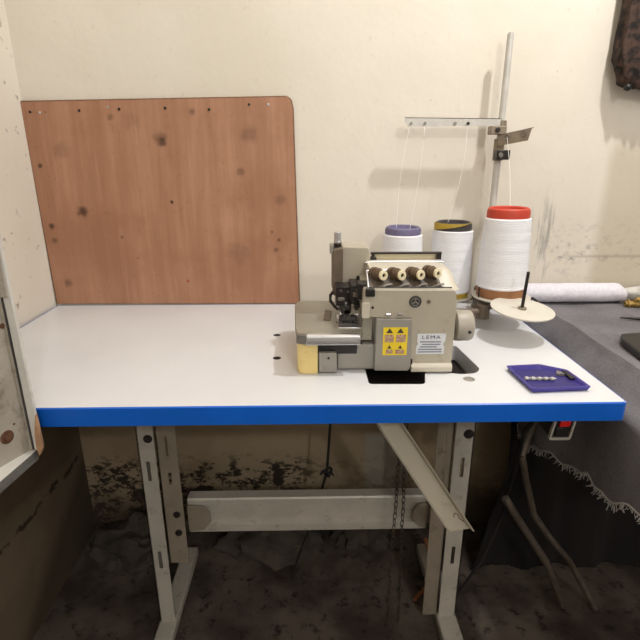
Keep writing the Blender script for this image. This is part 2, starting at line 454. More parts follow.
for xa, xb in ((-.3806, -.3441), (.3192, .3611)):
    bm = new(); box(bm, (xa-.004, .70, 0), (xb+.004, 1.20, .028)); obj('foot', bm, 'leg', tb, bevel=.004)
    bm = new(); box(bm, (xa-.004, .76, TZ-TH-.006), (xb+.004, 1.20, TZ-TH-.0005)); obj('top_bracket', bm, 'leg2', tb, bevel=.001)
# cross bar: folded channel
cb = [(1.000, .350), (1.000, .336), (1.012, .330), (1.012, .282), (1.000, .276), (1.000, .258), (1.004, .254), (1.020, .254), (1.020, .256), (1.006, .257), (1.003, .260), (1.003, .274), (1.015, .281), (1.015, .331), (1.003, .338), (1.003, .350), (1.030, .352), (1.030, .354), (1.003, .354)]
bm = new(); prism(bm, cb, -.2990, .2830, 'x'); obj('crossbar', bm, 'leg', tb)
bm = new(); prism(bm, fillet([(-.2995, .266), (-.2995, .340), (-.262, .338), (-.246, .318), (-.246, .292), (-.262, .270)], .004), .992, .999, 'y'); obj('gusset', bm, 'leg2', tb, bevel=.001)
bm = new(); prism(bm, fillet([(.2825, .266), (.2825, .340), (.262, .334), (.246, .314), (.246, .292), (.262, .270)], .004), .992, .999, 'y'); obj('gusset', bm, 'leg2', tb, bevel=.001)

# switch under the table front
sw = thing('power_switch', 'red and black rocker switch in a grey rim under the table front', 'switch', (.43, .735, .675))
bm = new(); prism(bm, fillet([(.409, .676), (.446, .676), (.4500, .7165), (.4130, .7165)], .004), .736, .780, 'y'); obj('switch_box', bm, 'black', sw)
bm = new(); R1 = fillet([(.4070, .6735), (.4440, .6735), (.4500, .7155), (.4130, .7155)], .004); R2 = fillet([(.4105, .6770), (.4412, .6770), (.4462, .7120), (.4160, .7120)], .002)
A = [[bm.verts.new((x, y, z)) for x, z in L] for L, y in ((R1, .738), (R1, .732), (R2, .732), (R2, .738))]
for k in range(4):
    a, b = A[k], A[(k+1) % 4]
    for j in range(len(a)): bm.faces.new((a[j], a[(j+1) % len(a)], b[(j+1) % len(a)], b[j]))
obj('rim', bm, 'switchrim', sw)
bm = new(); prism(bm, [(.4215, .6990), (.4390, .6990), (.4410, .7100), (.4235, .7100)], .7315, .737, 'y'); obj('rocker', bm, 'redlens', sw, bevel=.001)
bm = new(); prism(bm, [(.4165, .6800), (.4385, .6800), (.4405, .6965), (.4190, .6965)], .7335, .737, 'y'); obj('lower_button', bm, 'black', sw, bevel=.001)

# scrap chute hanging out of the table
sc = thing('scrap_chute', 'long beige metal chute slanting down from under the sewing machine', 'chute', (.15, .85, .70))
ax0, ax1 = Vector((.1215, .867, .6880)), Vector((.298, .80, .4275))
# section across the chute: a shallow trough with a folded right lip
dirv = (ax1-ax0).normalized(); wdt = Vector((.80, -.05, .56)); wdt = (wdt-dirv*wdt.dot(dirv)).normalized(); nrm = wdt.cross(dirv).normalized()
if nrm.y > 0: nrm = -nrm
sec = [(-.0215, .012), (-.0200, .002), (-.016, 0), (.016, 0), (.0185, .002), (.0195, .010), (.0235, .012), (.0235, .0105), (.0210, .009), (.0200, -.0010), (.0165, -.003), (-.0165, -.003), (-.0218, 0)]
bm = new(); Rr = []
for p, ex in ((ax0, 0), (ax1, 0)):
    Rr.append([bm.verts.new(p+wdt*a*1.0+nrm*b+dirv*(a*.35 if p is ax1 else 0)) for a, b in sec])
n = len(sec)
for k in range(n): bm.faces.new((Rr[0][k], Rr[0][(k+1) % n], Rr[1][(k+1) % n], Rr[1][k]))
bm.faces.new(Rr[0][::-1]); bm.faces.new(Rr[1])
obj('trough', bm, 'beige', sc, bevel=.0006)
bm = new()
p = ax1-dirv*.028+nrm*.0008
tube(bm, [p+wdt*.002-dirv*.004, p+wdt*.008-dirv*.010, p+wdt*.013-dirv*.004, p+wdt*.010+dirv*.004, p+wdt*.014+dirv*.014], .0008, 6)
obj('scratch_mark', bm, 'rust', sc)

# cord and chains below the table
q0, q1, q2 = at(334,425,Y=1.1), at(327,472,Y=1.1), at(298,558,Y=1.1)
q0 = Vector((.060, 1.10, .7165))
bm = new(); tube(bm, [q0, q0.lerp(q1, .5), q1, q1.lerp(q2, .5)+Vector((.004, 0, 0)), q2, Vector((-.056, 1.1, .004))], .0035, 8)
kn = q1
co = thing('treadle_cord', 'thin black cord with a knot hanging from the table underside', 'cord', (-.056, 1.1, 0))
obj('cord', bm, 'cord', co, smooth=True)
bm = new()
tube(bm, [kn+Vector((.010*math.cos(t)*(1+.3*math.sin(3*t)), .008*math.sin(2*t), .009*math.sin(t))) for t in [2*PI*i/24 for i in range(24)]], .0042, 8, True)
tube(bm, [kn+Vector((0, 0, .004)), kn+Vector((-.012, -.004, .006)), kn+Vector((-.017, -.004, -.004))], .003, 8)
tube(bm, [kn, kn+Vector((.012, -.004, .002)), kn+Vector((.016, -.004, -.008))], .003, 8)
obj('knot', bm, 'cord', co, smooth=True)
def chain(name, x, y, z0, z1, label, sway=0.0, dx=0):
    t = thing(name, label, 'chain', (x+dx, y, z1), group='chains below the machine')
    bm = new(); L = .0165; nlink = int((z0-z1)/L)
    for i in range(nlink):
        z = z0-(i+.5)*L; xc = x+dx*(i/nlink)+sway*math.sin(i*.7)
        pts = []
        for k in range(12):
            a = 2*PI*k/12; u, v = .0042*math.cos(a), .0098*math.sin(a)
            ang = (i % 2)*PI/2+.4
            pts.append((xc+u*math.cos(ang), y+u*math.sin(ang), z+v))
        tube(bm, pts, .0012, 5, True)
    obj('links', bm, 'chain', t, smooth=True)
chain('pull_chain', .198, .94, .7165, .005, 'steel chain hanging behind the beige chute, left of the pair', .0006, -.012)
chain('pull_chain', .207, .955, .7165, .005, 'steel chain hanging behind the beige chute, right of the pair', .0006, .012)

# ------------------------------------------------------------ overlock machine
ma = thing('overlock_machine', 'beige four-thread overlock sewing machine standing on the white table', 'sewing machine', (.12, .95, .7505))
Z0 = .7506
# base casting and main body
bm = new(); prism(bm, fillet([(.004, .862), (.258, .862), (.258, 1.045), (.0, 1.045)], .008), Z0, .800, 'z'); obj('base', bm, 'grey_enamel', ma, bevel=.002)
bm = new(); prism(bm, fillet([(.1865, .7575, .002), (.2630, .7570, .003), (.2640, .8850, .004), (.2600, .9095, .008), (.0960, .9110, .006), (.0935, .8620, .004), (.1320, .8575, .003), (.1830, .8575, .002)], .003), .848, 1.045, 'y')
obj('machine_body', bm, 'beige', ma, bevel=.003, seg=3)
bm = new(); prism(bm, [(.839, .7545), (.839, .7640), (.843, .7690), (.849, .7700), (.849, .7545)], .1865, .2630, 'x'); obj('body_foot', bm, 'beige_light', ma, bevel=.0015)
# sloping tension housing, its right end rounded off
prof = fillet([(.851, .9085, .002), (.862, .9105, .002), (.893, .9330, .005), (.901, .9385, .008), (.955, .9395, .01), (1.040, .9385, .012), (1.045, .9085, .002)], .004)
bm = new(); N = []
for x, s in ((.1110, 1), (.2420, 1), (.2500, .985), (.2570, .93), (.2630, .80), (.2670, .55), (.2685, .22)):
    N.append([bm.verts.new((x, .851+(y-.851)*1.0+(1-s)*.004, .9085+(z-.9085)*s)) for y, z in prof])
n = len(prof)
for a, b in zip(N, N[1:]):
    for k in range(n): bm.faces.new((a[k], a[(k+1) % n], b[(k+1) % n], b[k]))
bm.faces.new(N[0][::-1]); bm.faces.new(N[-1])
obj('tension_housing', bm, 'beige_light', ma, smooth=True)
# dark recess on the slope
def slope(x, s, lift=0):   # s 0 at lower edge .. 1 at the top edge of the slope
    a, b = Vector((0, .862, .9105)), Vector((0, .894, .9335)); p = a.lerp(b, s); nn = Vector((0, -.583, .812))
    return Vector((x, p.y, p.z))+nn*lift
bm = new(); v = []
for lift in (-.002, .0008):
    v.append([bm.verts.new(slope(x, s, lift)) for x, s in ((.1065, .02), (.2380, .02), (.2340, .86), (.1080, .90))])
for k in range(4): bm.faces.new((v[0][k], v[0][(k+1) % 4], v[1][(k+1) % 4], v[1][k]))
bm.faces.new(v[0]); bm.faces.new(v[1][::-1]); obj('tension_panel', bm, 'panel_dark', ma)
bm = new(); tube(bm, [slope(.1060, .93, .0012), slope(.2380, .90, .0012)], .0014, 8); tube(bm, [slope(.1060, 0, .0005), slope(.2560, -.02, .0005)], .0016, 8)
obj('panel_outline', bm, 'black', ma)  # black lines; the lower one stands in for a shadow gap
bm = new(); tube(bm, [slope(.1045, .0, .002), slope(.1045, .97, .0035), slope(.150, 1.03, .003)], .0018, 8); obj('panel_trim', bm, 'chrome', ma, smooth=True)
axd = Vector((.50, -.86, .08)).normalized()
for i, (x, y) in enumerate(((384,275.5),(402.5,275.5),(421.5,275),(438.5,273.5))):
    cap = at(x, y, Y=.866); s0 = cap-axd*.028
    kb = new(); cyl(kb, s0-axd*.004, s0+axd*.004, .0125, n=28); cyl(kb, s0+axd*.004, s0+axd*.007, .0085, n=28); cyl(kb, s0+axd*.007, s0+axd*.013, .0120, n=28); cyl(kb, s0+axd*.013, s0+axd*.024, .0108, .0090, n=28)
    kn_ = obj('tension_knob', kb, 'brown', ma, bevel=.0007)
    cb_ = new(); lathe(cb_, [(.0001, 0), (.0086, 0), (.0092, .002), (.0088, .0045), (.0040, .005), (.0036, .0015), (.0001, .0015)], s0+axd*.0235, axd, 28)
    obj('cap', cb_, 'cream', kn_, smooth=True, label='cream end cap')
    cyl_ = new(); cyl(cyl_, s0+axd*.0240, s0+axd*.0262, .0030, n=16); obj('socket', cyl_, 'black', kn_)
    sp = new(); tube(sp, [s0+axd*.010+Vector((-.013*math.cos(t), -.002, -.013*math.sin(t)-.001)) for t in (0, .4, .8, 1.2, 1.6)], .0008, 6); obj('spring', sp, 'chrome', kn_)
bm = new()
for x in (.132, .163, .195, .226):
    tube(bm, [slope(x, .02, .003), slope(x+.006, .10, .004), slope(x+.016, .14, .004)], .0016, 8)
obj('thread_guides', bm, 'steel', ma, smooth=True)
# top thread rail
bm = new(); box(bm, (.1215, .975, .9500), (.2640, .984, .9540)); box(bm, (.1170, .972, .9400), (.1330, .988, .9440)); box(bm, (.2540, .975, .9390), (.2635, .984, .9510)); box(bm, (.1245, .976, .9420), (.1290, .982, .9510))
obj('thread_rail', bm, 'darksteel', ma, bevel=.0008)
bm = new(); box(bm, (.1240, .985, .9380), (.2560, .998, .9490)); obj('rail_cover', bm, 'cream', ma, bevel=.0015)
bm = new(); tube(bm, [(.108, .952, .9385), (.125, .952, .9405), (.262, .952, .9400)], .0016, 8); obj('rail_trim', bm, 'chrome', ma, smooth=True)
# needle-side tower
bm = new(); prism(bm, fillet([(.0640, .872, .002), (.1200, .872, .002), (.1320, .9360, .01), (.1200, .9385, .004), (.1160, .9655, .006), (.0640, .9670, .004)], .003), .965, 1.035, 'y'); obj('needle_tower', bm, 'beige', ma, bevel=.003)
bm = new(); prism(bm, fillet([(.0455, .8700, .006), (.0650, .8650, .003), (.0650, .9655, .003), (.0450, .9620, .005)], .003), .958, 1.030, 'y'); obj('side_guard', bm, 'brownmetal', ma, bevel=.002)
bm = new(); prism(bm, fillet([(.0395, .953, .002), (.0460, .955, .002), (.0460, .972, .002), (.0395, .970, .002)], .002), .965, .99, 'y'); obj('guard_tab', bm, 'grey_enamel', ma, bevel=.001)
bm = new(); cyl(bm, (.0555, .985, .9640), (.0555, .985, .9720), .0085, n=6); obj('lock_nut', bm, 'darksteel', ma, bevel=.0006)
bm = new(); cyl(bm, (.0555, .985, .9715), (.0555, .985, .9935), .0072, n=28); cyl(bm, (.0555, .985, .9745), (.0555, .985, .9760), .0078, n=28); obj('adjusting_screw', bm, 'chrome', ma, bevel=.0008)
bm = new(); tube(bm, [(.047, .962, .878), (.0405, .955, .872), (.0400, .950, .862), (.0480, .945, .852), (.056, .94, .846)], .0032, 8); obj('lever', bm, 'darksteel', ma, smooth=True)
# needle head, presser bar and foot
def pix(x, y, Y): return at(x, y, Y=Y)
bm = new(); box(bm, pix(348, 283, .955), pix(376, 296, .955)+Vector((0, .04, 0))); obj('needle_head', bm, 'darksteel', ma, bevel=.003)
bm = new(); box(bm, pix(340, 290, .950), pix(350, 312, .950)+Vector((0, .03, 0))); obj('bar_housing', bm, 'darksteel', ma, bevel=.003)
bm = new(); cyl(bm, pix(347, 292, .938), pix(346.5, 303, .938), .0038, n=20); obj('needle_bar', bm, 'chrome', ma, smooth=True)
bm = new(); cyl(bm, pix(358, 276, .940), pix(358, 284, .940), .0032, n=18); cyl(bm, pix(358, 283, .940), pix(357.5, 303, .940), .0050, n=18); obj('presser_bar', bm, 'darksteel', ma, smooth=True)
bm = new(); box(bm, pix(341, 304, .930), pix(355, 310, .930)+Vector((0, .014, 0))); obj('needle_clamp', bm, 'steel', ma, bevel=.0015)
def dark(name, x0, y0, x1, y1, Y, d, m='darksteel', bv=.0015):
    bm = new(); box(bm, pix(x0, y0, Y), pix(x1, y1, Y)+Vector((0, d, 0))); obj(name, bm, m, ma, bevel=bv)
dark('head_casting', 351, 286, 371.5, 302, .890, .06)
dark('head_casting', 336, 287, 352, 306, .915, .04)
dark('foot_lifter', 362, 300, 370, 311, .872, .03, 'black')
dark('foot_lifter', 341, 306, 352, 314, .905, .02)
dark('bar_bracket', 353, 293, 361, 297, .884, .006, 'brownmetal', .001)
dark('bar_bracket', 338, 298, 345, 301, .910, .006, 'steel', .001)
dark('bar_bracket', 354, 305, 360, 308, .884, .010, 'darksteel', .001)
dark('head_casting', 358, 284, 373, 300, .872, .03)
dark('thread_guide', 361, 285, 364, 296, .880, .010, 'brownmetal', .0008)
for x, y, Y, r, m in ((357,290,.888,.0030,'steel'),(366,296,.888,.0036,'brownmetal'),(348,292,.913,.0026,'steel'),(341,291,.913,.0024,'brownmetal'),(346,303,.913,.0026,'chrome'),(360,300,.886,.0020,'chrome')):
    q = pix(x, y, Y); CY('head_screw', q, q+Vector((0, .006, 0)), r, m, ma, n=16)
bm = new()
for dx in (0, 3.2): cyl(bm, pix(346+dx, 309, .925), pix(346.5+dx, 322, .925), .0009, n=8)
obj('needle', bm, 'chrome', ma)
bm = new(); prism(bm, fillet([(.055, .8345), (.093, .8340), (.090, .8400), (.078, .8430), (.074, .8560), (.066, .8560), (.064, .8430), (.055, .8380)], .001), .905, .925, 'y'); obj('presser_foot', bm, 'darksteel', ma, bevel=.0012)
bm = new(); tube(bm, [pix(344, 312, .925), pix(343, 320, .918), pix(339, 327, .900)], .0016, 8); tube(bm, [pix(352, 310, .925), pix(354, 318, .918), pix(352, 325, .905)], .0022, 8); tube(bm, [pix(336, 322, .91), pix(345, 326, .90), pix(350, 328, .90)], .0012, 8); obj('looper_arm', bm, 'darksteel', ma, smooth=True)
bm = new(); prism(bm, fillet([(.0760, .8450), (.0985, .8500), (.1010, .8700), (.0820, .8680), (.0730, .8580)], .003), .905, .935, 'y'); obj('presser_arm', bm, 'plate', ma, bevel=.002)
CY('arm_screw', (.088, .903, .860), (.088, .908, .860), .0042, 'darksteel', ma, n=16)
for x, y, Y, r, m in ((352,284,.951,.0042,'steel'),(367,287,.950,.0048,'darksteel'),(368,293,.948,.0038,'chrome'),(343,297,.947,.0028,'chrome'),(360,298,.935,.0022,'chrome'),(352,297,.944,.0022,'steel')):
    q = pix(x, y, Y); CY('head_screw', q, q+Vector((0, .006, 0)), r, m, ma, n=16)
bm = new(); tube(bm, [pix(371, 274, .905), pix(369, 284, .915), pix(366, 291, .93), pix(362, 300, .93)], .0013, 8); tube(bm, [pix(350, 283, .95), pix(356, 288, .945), pix(366, 286, .945), pix(372, 290, .935)], .0014, 8); tube(bm, [pix(340, 312, .94), pix(338, 305, .94), pix(342, 296, .94)], .0015, 8); obj('take_up_wire', bm, 'chrome', ma, smooth=True)
bm = new(); box(bm, pix(366, 289.5, .842), pix(375, 297, .842)+Vector((0, .010, 0))); obj('latch', bm, 'black', ma, bevel=.0015)
# cloth plate and its chrome lip
bm = new(); prism(bm, fillet([(-.0225, .8400, .004), (-.0060, .8365, .004), (.0880, .8420, .004), (.0960, .8560, .004), (.1020, .9560), (.062, .960), (.058, 1.062, .02), (-.016, 1.072, .022), (-.0340, 1.050, .02), (-.0290, .880, .01)], .003), .8165, .8290); obj('cloth_plate', bm, 'plate', ma, bevel=.002)
bm = new(); prism(bm, fillet([(.8330, .8115), (.8345, .8280), (.8400, .8305), (.8470, .8300), (.8470, .8115)], .002), -.0075, .0900, 'x'); obj('plate_lip', bm, 'chrome', ma, bevel=.0008)
bm = new(); prism(bm, fillet([(-.0262, .8405), (-.0070, .8338), (-.0070, .8450), (-.0255, .8520)], .002), .8125, .8300); obj('lip_corner', bm, 'steel', ma, bevel=.001)
bm = new(); prism(bm, fillet([(.0250, .925), (.040, .922), (.0455, .985), (.0310, .990)], .003), .8285, .8305); obj('plate_latch', bm, 'brownmetal', ma, bevel=.0006)
bm = new(); box(bm, (.052, .875, .8285), (.098, .955, .8312)); obj('needle_plate', bm, 'chrome', ma, bevel=.001)
# covers below the plate
bm = new(); prism(bm, fillet([(-.0250, .8450, .012), (.0130, .8440, .001), (.0130, 1.040, .004), (-.0300, 1.040, .012)], .006), Z0, .8155); obj('side_cover', bm, 'yellowed', ma, bevel=.003)
bm = new(); prism(bm, fillet([(.0150, .7530), (.0490, .7530), (.0480, .7920), (.0150, .7920)], .0015), .8450, .880, 'y'); obj('front_cover', bm, 'grey_enamel', ma, bevel=.001)
CY('cover_screw', (.033, .8435, .782), (.033, .846, .782), .0022, 'black', ma, n=14)
bm = new(); box(bm, (.0140, .8535, .787), (.0860, .95, .8162)); obj('dark_gap', bm, 'black', ma)  # solid black block standing in for the shaded gap under the plate
for x, y, X in ((352,342,0),(360,343,0),(345,346,0)):
    q = at(x, y+1, Y=.858); bm = new(); cyl(bm, q, q+Vector((0, .02, 0)), .0045, n=14); tube(bm, [q+Vector((0, .004, 0)), q+Vector((.002, .003, -.012))], .0018, 8); obj('looper_screw', bm, 'darksteel', ma, smooth=True)
bm = new(); prism(bm, fillet([(.0505, .7560), (.1870, .7545), (.1870, .8030), (.0860, .8040), (.0860, .7950), (.0505, .7950)], .002), .856, .90, 'y'); obj('lower_cover', bm, 'grey_enamel', ma, bevel=.0015)
bm = new(); prism(bm, fillet([(.0520, .8085), (.1150, .8085), (.1150, .8560), (.0980, .8560), (.0960, .8290), (.0520, .8280)], .0015), .866, .95, 'y'); obj('guide_block', bm, 'plate', ma, bevel=.0015)
bm = new(); prism(bm, fillet([(.1190, .7560), (.1815, .7550), (.1860, .7620), (.1830, .8570), (.1190, .8575)], .0015), .8440, .870, 'y'); lc = obj('looper_cover', bm, 'grey_enamel', ma, bevel=.0012)
bm = new(); prism(bm, fillet([(.0925, .8595), (.1060, .8595), (.1060, .8885), (.0925, .8885)], .002), .842, .85, 'y'); obj('end_block', bm, 'beige_light', ma, bevel=.001)
CY('end_screw', (.112, .8465, .878), (.112, .849, .878), .0022, 'black', ma, n=14)
for x in (.1405, .1620):
    bm = new(); cyl(bm, (x-.004, .8465, .8655), (x+.004, .8465, .8655), .0028, n=14); obj('spring_clip', bm, 'chrome' if x < .15 else 'steel', ma, smooth=True)
# sticker on the looper cover
st = B1('warning_sticker', at(383.5, 327.5, Y=.8438), at(406.5, 355, Y=.8438)+Vector((0, .0006, 0)), 'sticker', lc)
sx0, sx1 = at(383.5, 340, Y=.8436).x, at(406.5, 340, Y=.8436).x
sz0, sz1 = at(395, 355, Y=.8436).z, at(395, 327.5, Y=.8436).z
def spx(u, w): return (sx0+(sx1-sx0)*u, sz0+(sz1-sz0)*w)
for u0, w_, a0, a1 in ((.25, .15, .80, .97), (.72, .15, .80, .97), (.27, .09, .24, .36), (.74, .09, .24, .36)):
    bm = new(); prism(bm, [spx(u0-w_, a0), spx(u0+w_, a0), spx(u0, a1)], .8432, .8440, 'y'); obj('warning_triangle', bm, 'charcoal', st)
bm = new()
for u0, u1, w0, w1 in ((.05, .44, .47, .74), (.54, .96, .47, .74), (.12, .42, .06, .20), (.54, .92, .05, .20)):
    (a, b), (c, d) = spx(u0, w0), spx(u1, w1); box(bm, (a, .8432, b), (c, .8440, d))
obj('sticker_print', bm, 'stickerpic', st)
# name plate
px0, px1 = at(416.5, 344, Y=.847).x, at(445, 344, Y=.847).x; pz0, pz1 = at(430, 354, Y=.847).z, at(430, 334, Y=.847).z
w, h = px1-px0, pz1-pz0
bm = new(); prism(bm, fillet([(px0, pz0), (px1-.001, pz0), (px1-.001, pz0+h*.35), (px1-.004, pz0+h*.5), (px1, pz0+h*.65), (px1+.001, pz1), (px0+.001, pz1), (px0+.001, pz0+h*.6), (px0+.003, pz0+h*.5), (px0, pz0+h*.4)], .001), .8470, .8482, 'y'); npl = obj('name_plate', bm, 'label', ma)
text('plate_lettering', 'LEMA', .0095, ((px0+px1)/2, .8468, pz1-h*.17), (PI/2, 0, 0), 'navy', npl, sx=1.3)
bm = new()
for k, (a, b) in enumerate(((.12, .86), (.20, .84), (.12, .72), (.06, .90), (.06, .90))):
    z = pz1-h*(.36+.125*k); box(bm, (px0+w*a, .8467, z), (px0+w*b, .8474, z-h*.06))
obj('plate_small_print', bm, 'print', npl)
for x, y in ((419, 331), (444, 331)):
    q = at(x, y, Y=.847); CY('rivet', q, q+Vector((0, .002, 0)), .0012, 'steel', ma, n=10)
# round emblem and oil window
q = at(415.5, 302, Y=.846); bm = new(); lathe(bm, [(.0001, 0), (.0078, 0), (.0086, .001), (.0106, .0015), (.0112, 0), (.0112, -.004), (.0001, -.004)], (q.x, .847, q.z), (0, -1, 0), 32); em = obj('round_emblem', bm, 'charcoal', ma, smooth=True)
bm = new()
for k in range(3):
    a = PI/2+k*2*PI/3; c, s = math.cos(a), math.sin(a)
    tube(bm, [(q.x, .8466, q.z), (q.x+.0064*c, .8466, q.z+.0064*s)], .0011, 8)
tube(bm, [(q.x+.0070*math.cos(2*PI*k/24), .8466, q.z+.0070*math.sin(2*PI*k/24)) for k in range(24)], .0006, 6, True)
obj('emblem_star', bm, 'steel', em, smooth=True)
q = at(429, 302, Y=.846); CY('oil_cap', (q.x, .8462, q.z), (q.x, .849, q.z), .0035, 'brownmetal', ma, n=20)
bm = new(); tube(bm, [at(411.5, 361, Y=.847)+Vector((0, 0, .004)), at(411.5, 364, Y=.845), at(410.5, 368, Y=.845)], .0018, 8); obj('cover_catch', bm, 'darksteel', ma, smooth=True)
# handwheel
hw = new(); lathe(hw, [(.0001, 0), (.0120, 0), (.0140, .016), (.0270, .0165), (.0305, .0190), (.0312, .0250), (.0310, .0460), (.0285, .0510), (.0250, .0525), (.0240, .0515), (.0120, .0510), (.0110, .0540), (.0001, .0540)], (.2690, .930, .8150), (1, 0, 0), 48)
hwo = obj('handwheel', hw, 'wheel', ma, smooth=True)
bm = new(); cyl(bm, (.3095, .9020, .8120), (.3095, .8970, .8110), .0030, n=14); obj('set_screw', bm, 'black', hwo)
bm = new(); cyl(bm, (.2600, .93, .8150), (.2800, .93, .8150), .020, n=32); obj('wheel_hub', bm, 'black', ma, smooth=True)

# ------------------------------------------------------------ thread stand
ts = thing('thread_stand', 'tall metal thread stand with two guide arms beside the overlock machine', 'thread stand', (.4615, 1.268, .75))
RX, RY = .4625, 1.268
def rod(zz): return Vector((RX+.0, RY, zz))
bm = new(); cyl(bm, (RX, RY, .757), (RX, RY, 1.16), .0085, n=24); obj('lower_rod', bm, 'alu', ts, smooth=True)
bm = new(); cyl(bm, (RX, RY, 1.150), (RX, RY, 1.40), .0078, n=24); cyl(bm, (RX, RY, 1.40), (RX, RY, 1.404), .0062, n=24); obj('upper_rod', bm, 'alu', ts, smooth=True)
bm = new(); lathe(bm, [(.0001, 0), (.028, 0), (.028, .005), (.014, .008), (.012, .022), (.0001, .022)], (RX, RY, .7504)); obj('rod_base', bm, 'bracket', ts, smooth=True)
# upper left guide arm : channel with rounded free end
aL = at(404, 118.5, Y=1.262); aR = at(497, 119, Y=1.262)
zt = (aL.z+aR.z)/2
def armchannel(p0, p1, h, d):
    """folded strip between p0 and p1 hanging down h, flange depth d"""
    bm = new(); p0, p1 = Vector(p0), Vector(p1); u = (p1-p0).normalized(); s = Vector((0, 0, 1)).cross(u).normalized()
    L = (p1-p0).length
    prof = [(0, 0), (.004, 0)]
    outl = [(0, -h*.35), (.004, -h*.85), (.010, -h), (L, -h*.80), (L, 0), (0, 0)]
    for off, th in ((0, .0014),):
        A = [bm.verts.new(p0+u*a+Vector((0, 0, b))+s*off) for a, b in outl]; B_ = [bm.verts.new(p0+u*a+Vector((0, 0, b))+s*(off+th)) for a, b in outl]
        bm.faces.new(A); bm.faces.new(B_[::-1])
        for k in range(len(outl)): bm.faces.new((A[k], B_[k], B_[(k+1) % len(outl)], A[(k+1) % len(outl)]))
    c = [(0, 0), (L, 0)]
    q = [p0, p1, p1+s*d, p0+s*d]
    A = [bm.verts.new(v) for v in q]; B_ = [bm.verts.new(v-Vector((0, 0, .0014))) for v in q]
    bm.faces.new(A); bm.faces.new(B_[::-1])
    for k in range(4): bm.faces.new((A[k], B_[k], B_[(k+1) % 4], A[(k+1) % 4]))
    return bm, u, s
bm, u, s = armchannel((aL.x, 1.250, zt+.002), (RX-.009, 1.250, zt+.0), .0200, .011)
la = obj('guide_arm', bm, 'alu', ts)
for x in (411, 425, 455, 468):
    q = at(x, 123.5, Y=1.2494); bm = new(); lathe(bm, [(.0001, 0), (.0030, 0), (.0036, .0012), (.0036, .003), (.0001, .003)], (q.x, 1.2505, q.z-.0), (0, -1, 0), 16); obj('thread_eyelet', bm, 'darksteel' if x == 468 else 'steel', la, smooth=True)
bm = new(); box(bm, (RX-.034, 1.238, zt-.036), (RX+.004, 1.262, zt-.017)); b1 = obj('arm_clamp', bm, 'bracket', ts, bevel=.0015)
bm = new(); cyl(bm, (RX-.018, 1.234, zt-.026), (RX-.018, 1.240, zt-.026), .006, n=6); obj('clamp_bolt', bm, 'darksteel', b1, bevel=.0005)
bm = new(); cyl(bm, (RX, RY, zt-.034), (RX, RY, zt-.004), .0125, n=24); obj('collar', bm, 'bracket', ts, smooth=True)
# right guide arm, pointing forward
pB = at(498, 135, Y=1.245); pA = at(532, 127.5, Y=1.20)
bm = new()
p0, p1 = pB+Vector((0, 0, 0)), pA; u = (p1-p0).normalized(); hh = .0185
o4 = [(p0, 0), (p1, 0), (p1+u*-.006, -.0265), (p0+u*.004, -.0255)]
A = [bm.verts.new(p+Vector((0, 0, d))) for p, d in o4]; B_ = [bm.verts.new(p+Vector((.0012, .0012, d))) for p, d in o4]
bm.faces.new(A); bm.faces.new(B_[::-1])
for k in range(4): bm.faces.new((A[k], B_[k], B_[(k+1) % 4], A[(k+1) % 4]))
o4 = [p0, p1+u*.004, p1+u*.004+Vector((.006, .018, 0)), p0+Vector((.006, .018, 0))]
A = [bm.verts.new(p) for p in o4]; B_ = [bm.verts.new(p-Vector((0, 0, .0014))) for p in o4]
bm.faces.new(A); bm.faces.new(B_[::-1])
for k in range(4): bm.faces.new((A[k], B_[k], B_[(k+1) % 4], A[(k+1) % 4]))
ra = obj('guide_arm', bm, 'bracket', ts)
for t in (.30, .78):
    q = p0.lerp(p1, t)+Vector((-.001, -.001, -.010)); bm = new(); tube(bm, [q+u*.006*math.cos(a)+Vector((0, 0, .006*math.sin(a))) for a in [2*PI*k/16 for k in range(16)]], .0012, 6, True); obj('thread_eyelet', bm, 'steel', ra, smooth=True)
bm = new(); box(bm, (RX-.014, 1.236, 1.128), (RX+.018, 1.262, 1.150)); b2 = obj('arm_clamp', bm, 'darksteel', ts, bevel=.002)
bm = new(); cyl(bm, (RX-.006, 1.231, 1.139), (RX-.006, 1.238, 1.139), .006, n=6); obj('clamp_bolt', bm, 'steel', b2, bevel=.0005)
bm = new(); cyl(bm, (RX, RY, 1.126), (RX, RY, 1.176), .0125, n=24); obj('collar', bm, 'bracket', ts, smooth=True)
# lower cross arms and the four spool discs
AZ = .790
bm = new(); box(bm, (.205, 1.222, AZ-.007), (RX+.010, 1.240, AZ+.004)); obj('spool_arm', bm, 'bracket', ts, bevel=.002)
bm = new(); pts = [Vector((RX, 1.26, AZ+.004)), Vector((.4560, 1.13, AZ+.012)), Vector((.4625, 1.021, AZ+.018))]
for a, b in zip(pts, pts[1:]):
    v = box(bm, (-.008, 0, -.0045), (.008, 1, .0045))
    d = b-a; m = Matrix.Translation(a) @ d.to_track_quat('Y', 'Z').to_matrix().to_4x4() @ Matrix.Diagonal((1, d.length, 1, 1))
    for w_ in v: w_.co = m @ w_.co
obj('spool_arm', bm, 'bracket', ts, bevel=.0015)
q = at(485, 304, Y=1.10)
bm = new(); box(bm, (RX-.030, 1.205, .762), (RX+.008, 1.262, .812)); obj('cross_clamp', bm, 'brownmetal', ts, bevel=.004)
bm = new(); cyl(bm, (.33, 1.09, .789), (.405, 1.10, .791), .0085, n=18); cyl(bm, (.405, 1.10, .775), (.405, 1.10, .809), .0150, n=20); tube(bm, [(.405, 1.10, .795), (.43, 1.16, .795), (.452, 1.215, .792)], .008, 10); obj('side_arm', bm, 'brownmetal', ts, smooth=True)
discs = [((.2265, 1.205), .803, .058), ((.3490, 1.205), .803, .058), ((.4545, 1.130), .8215, .0670)]
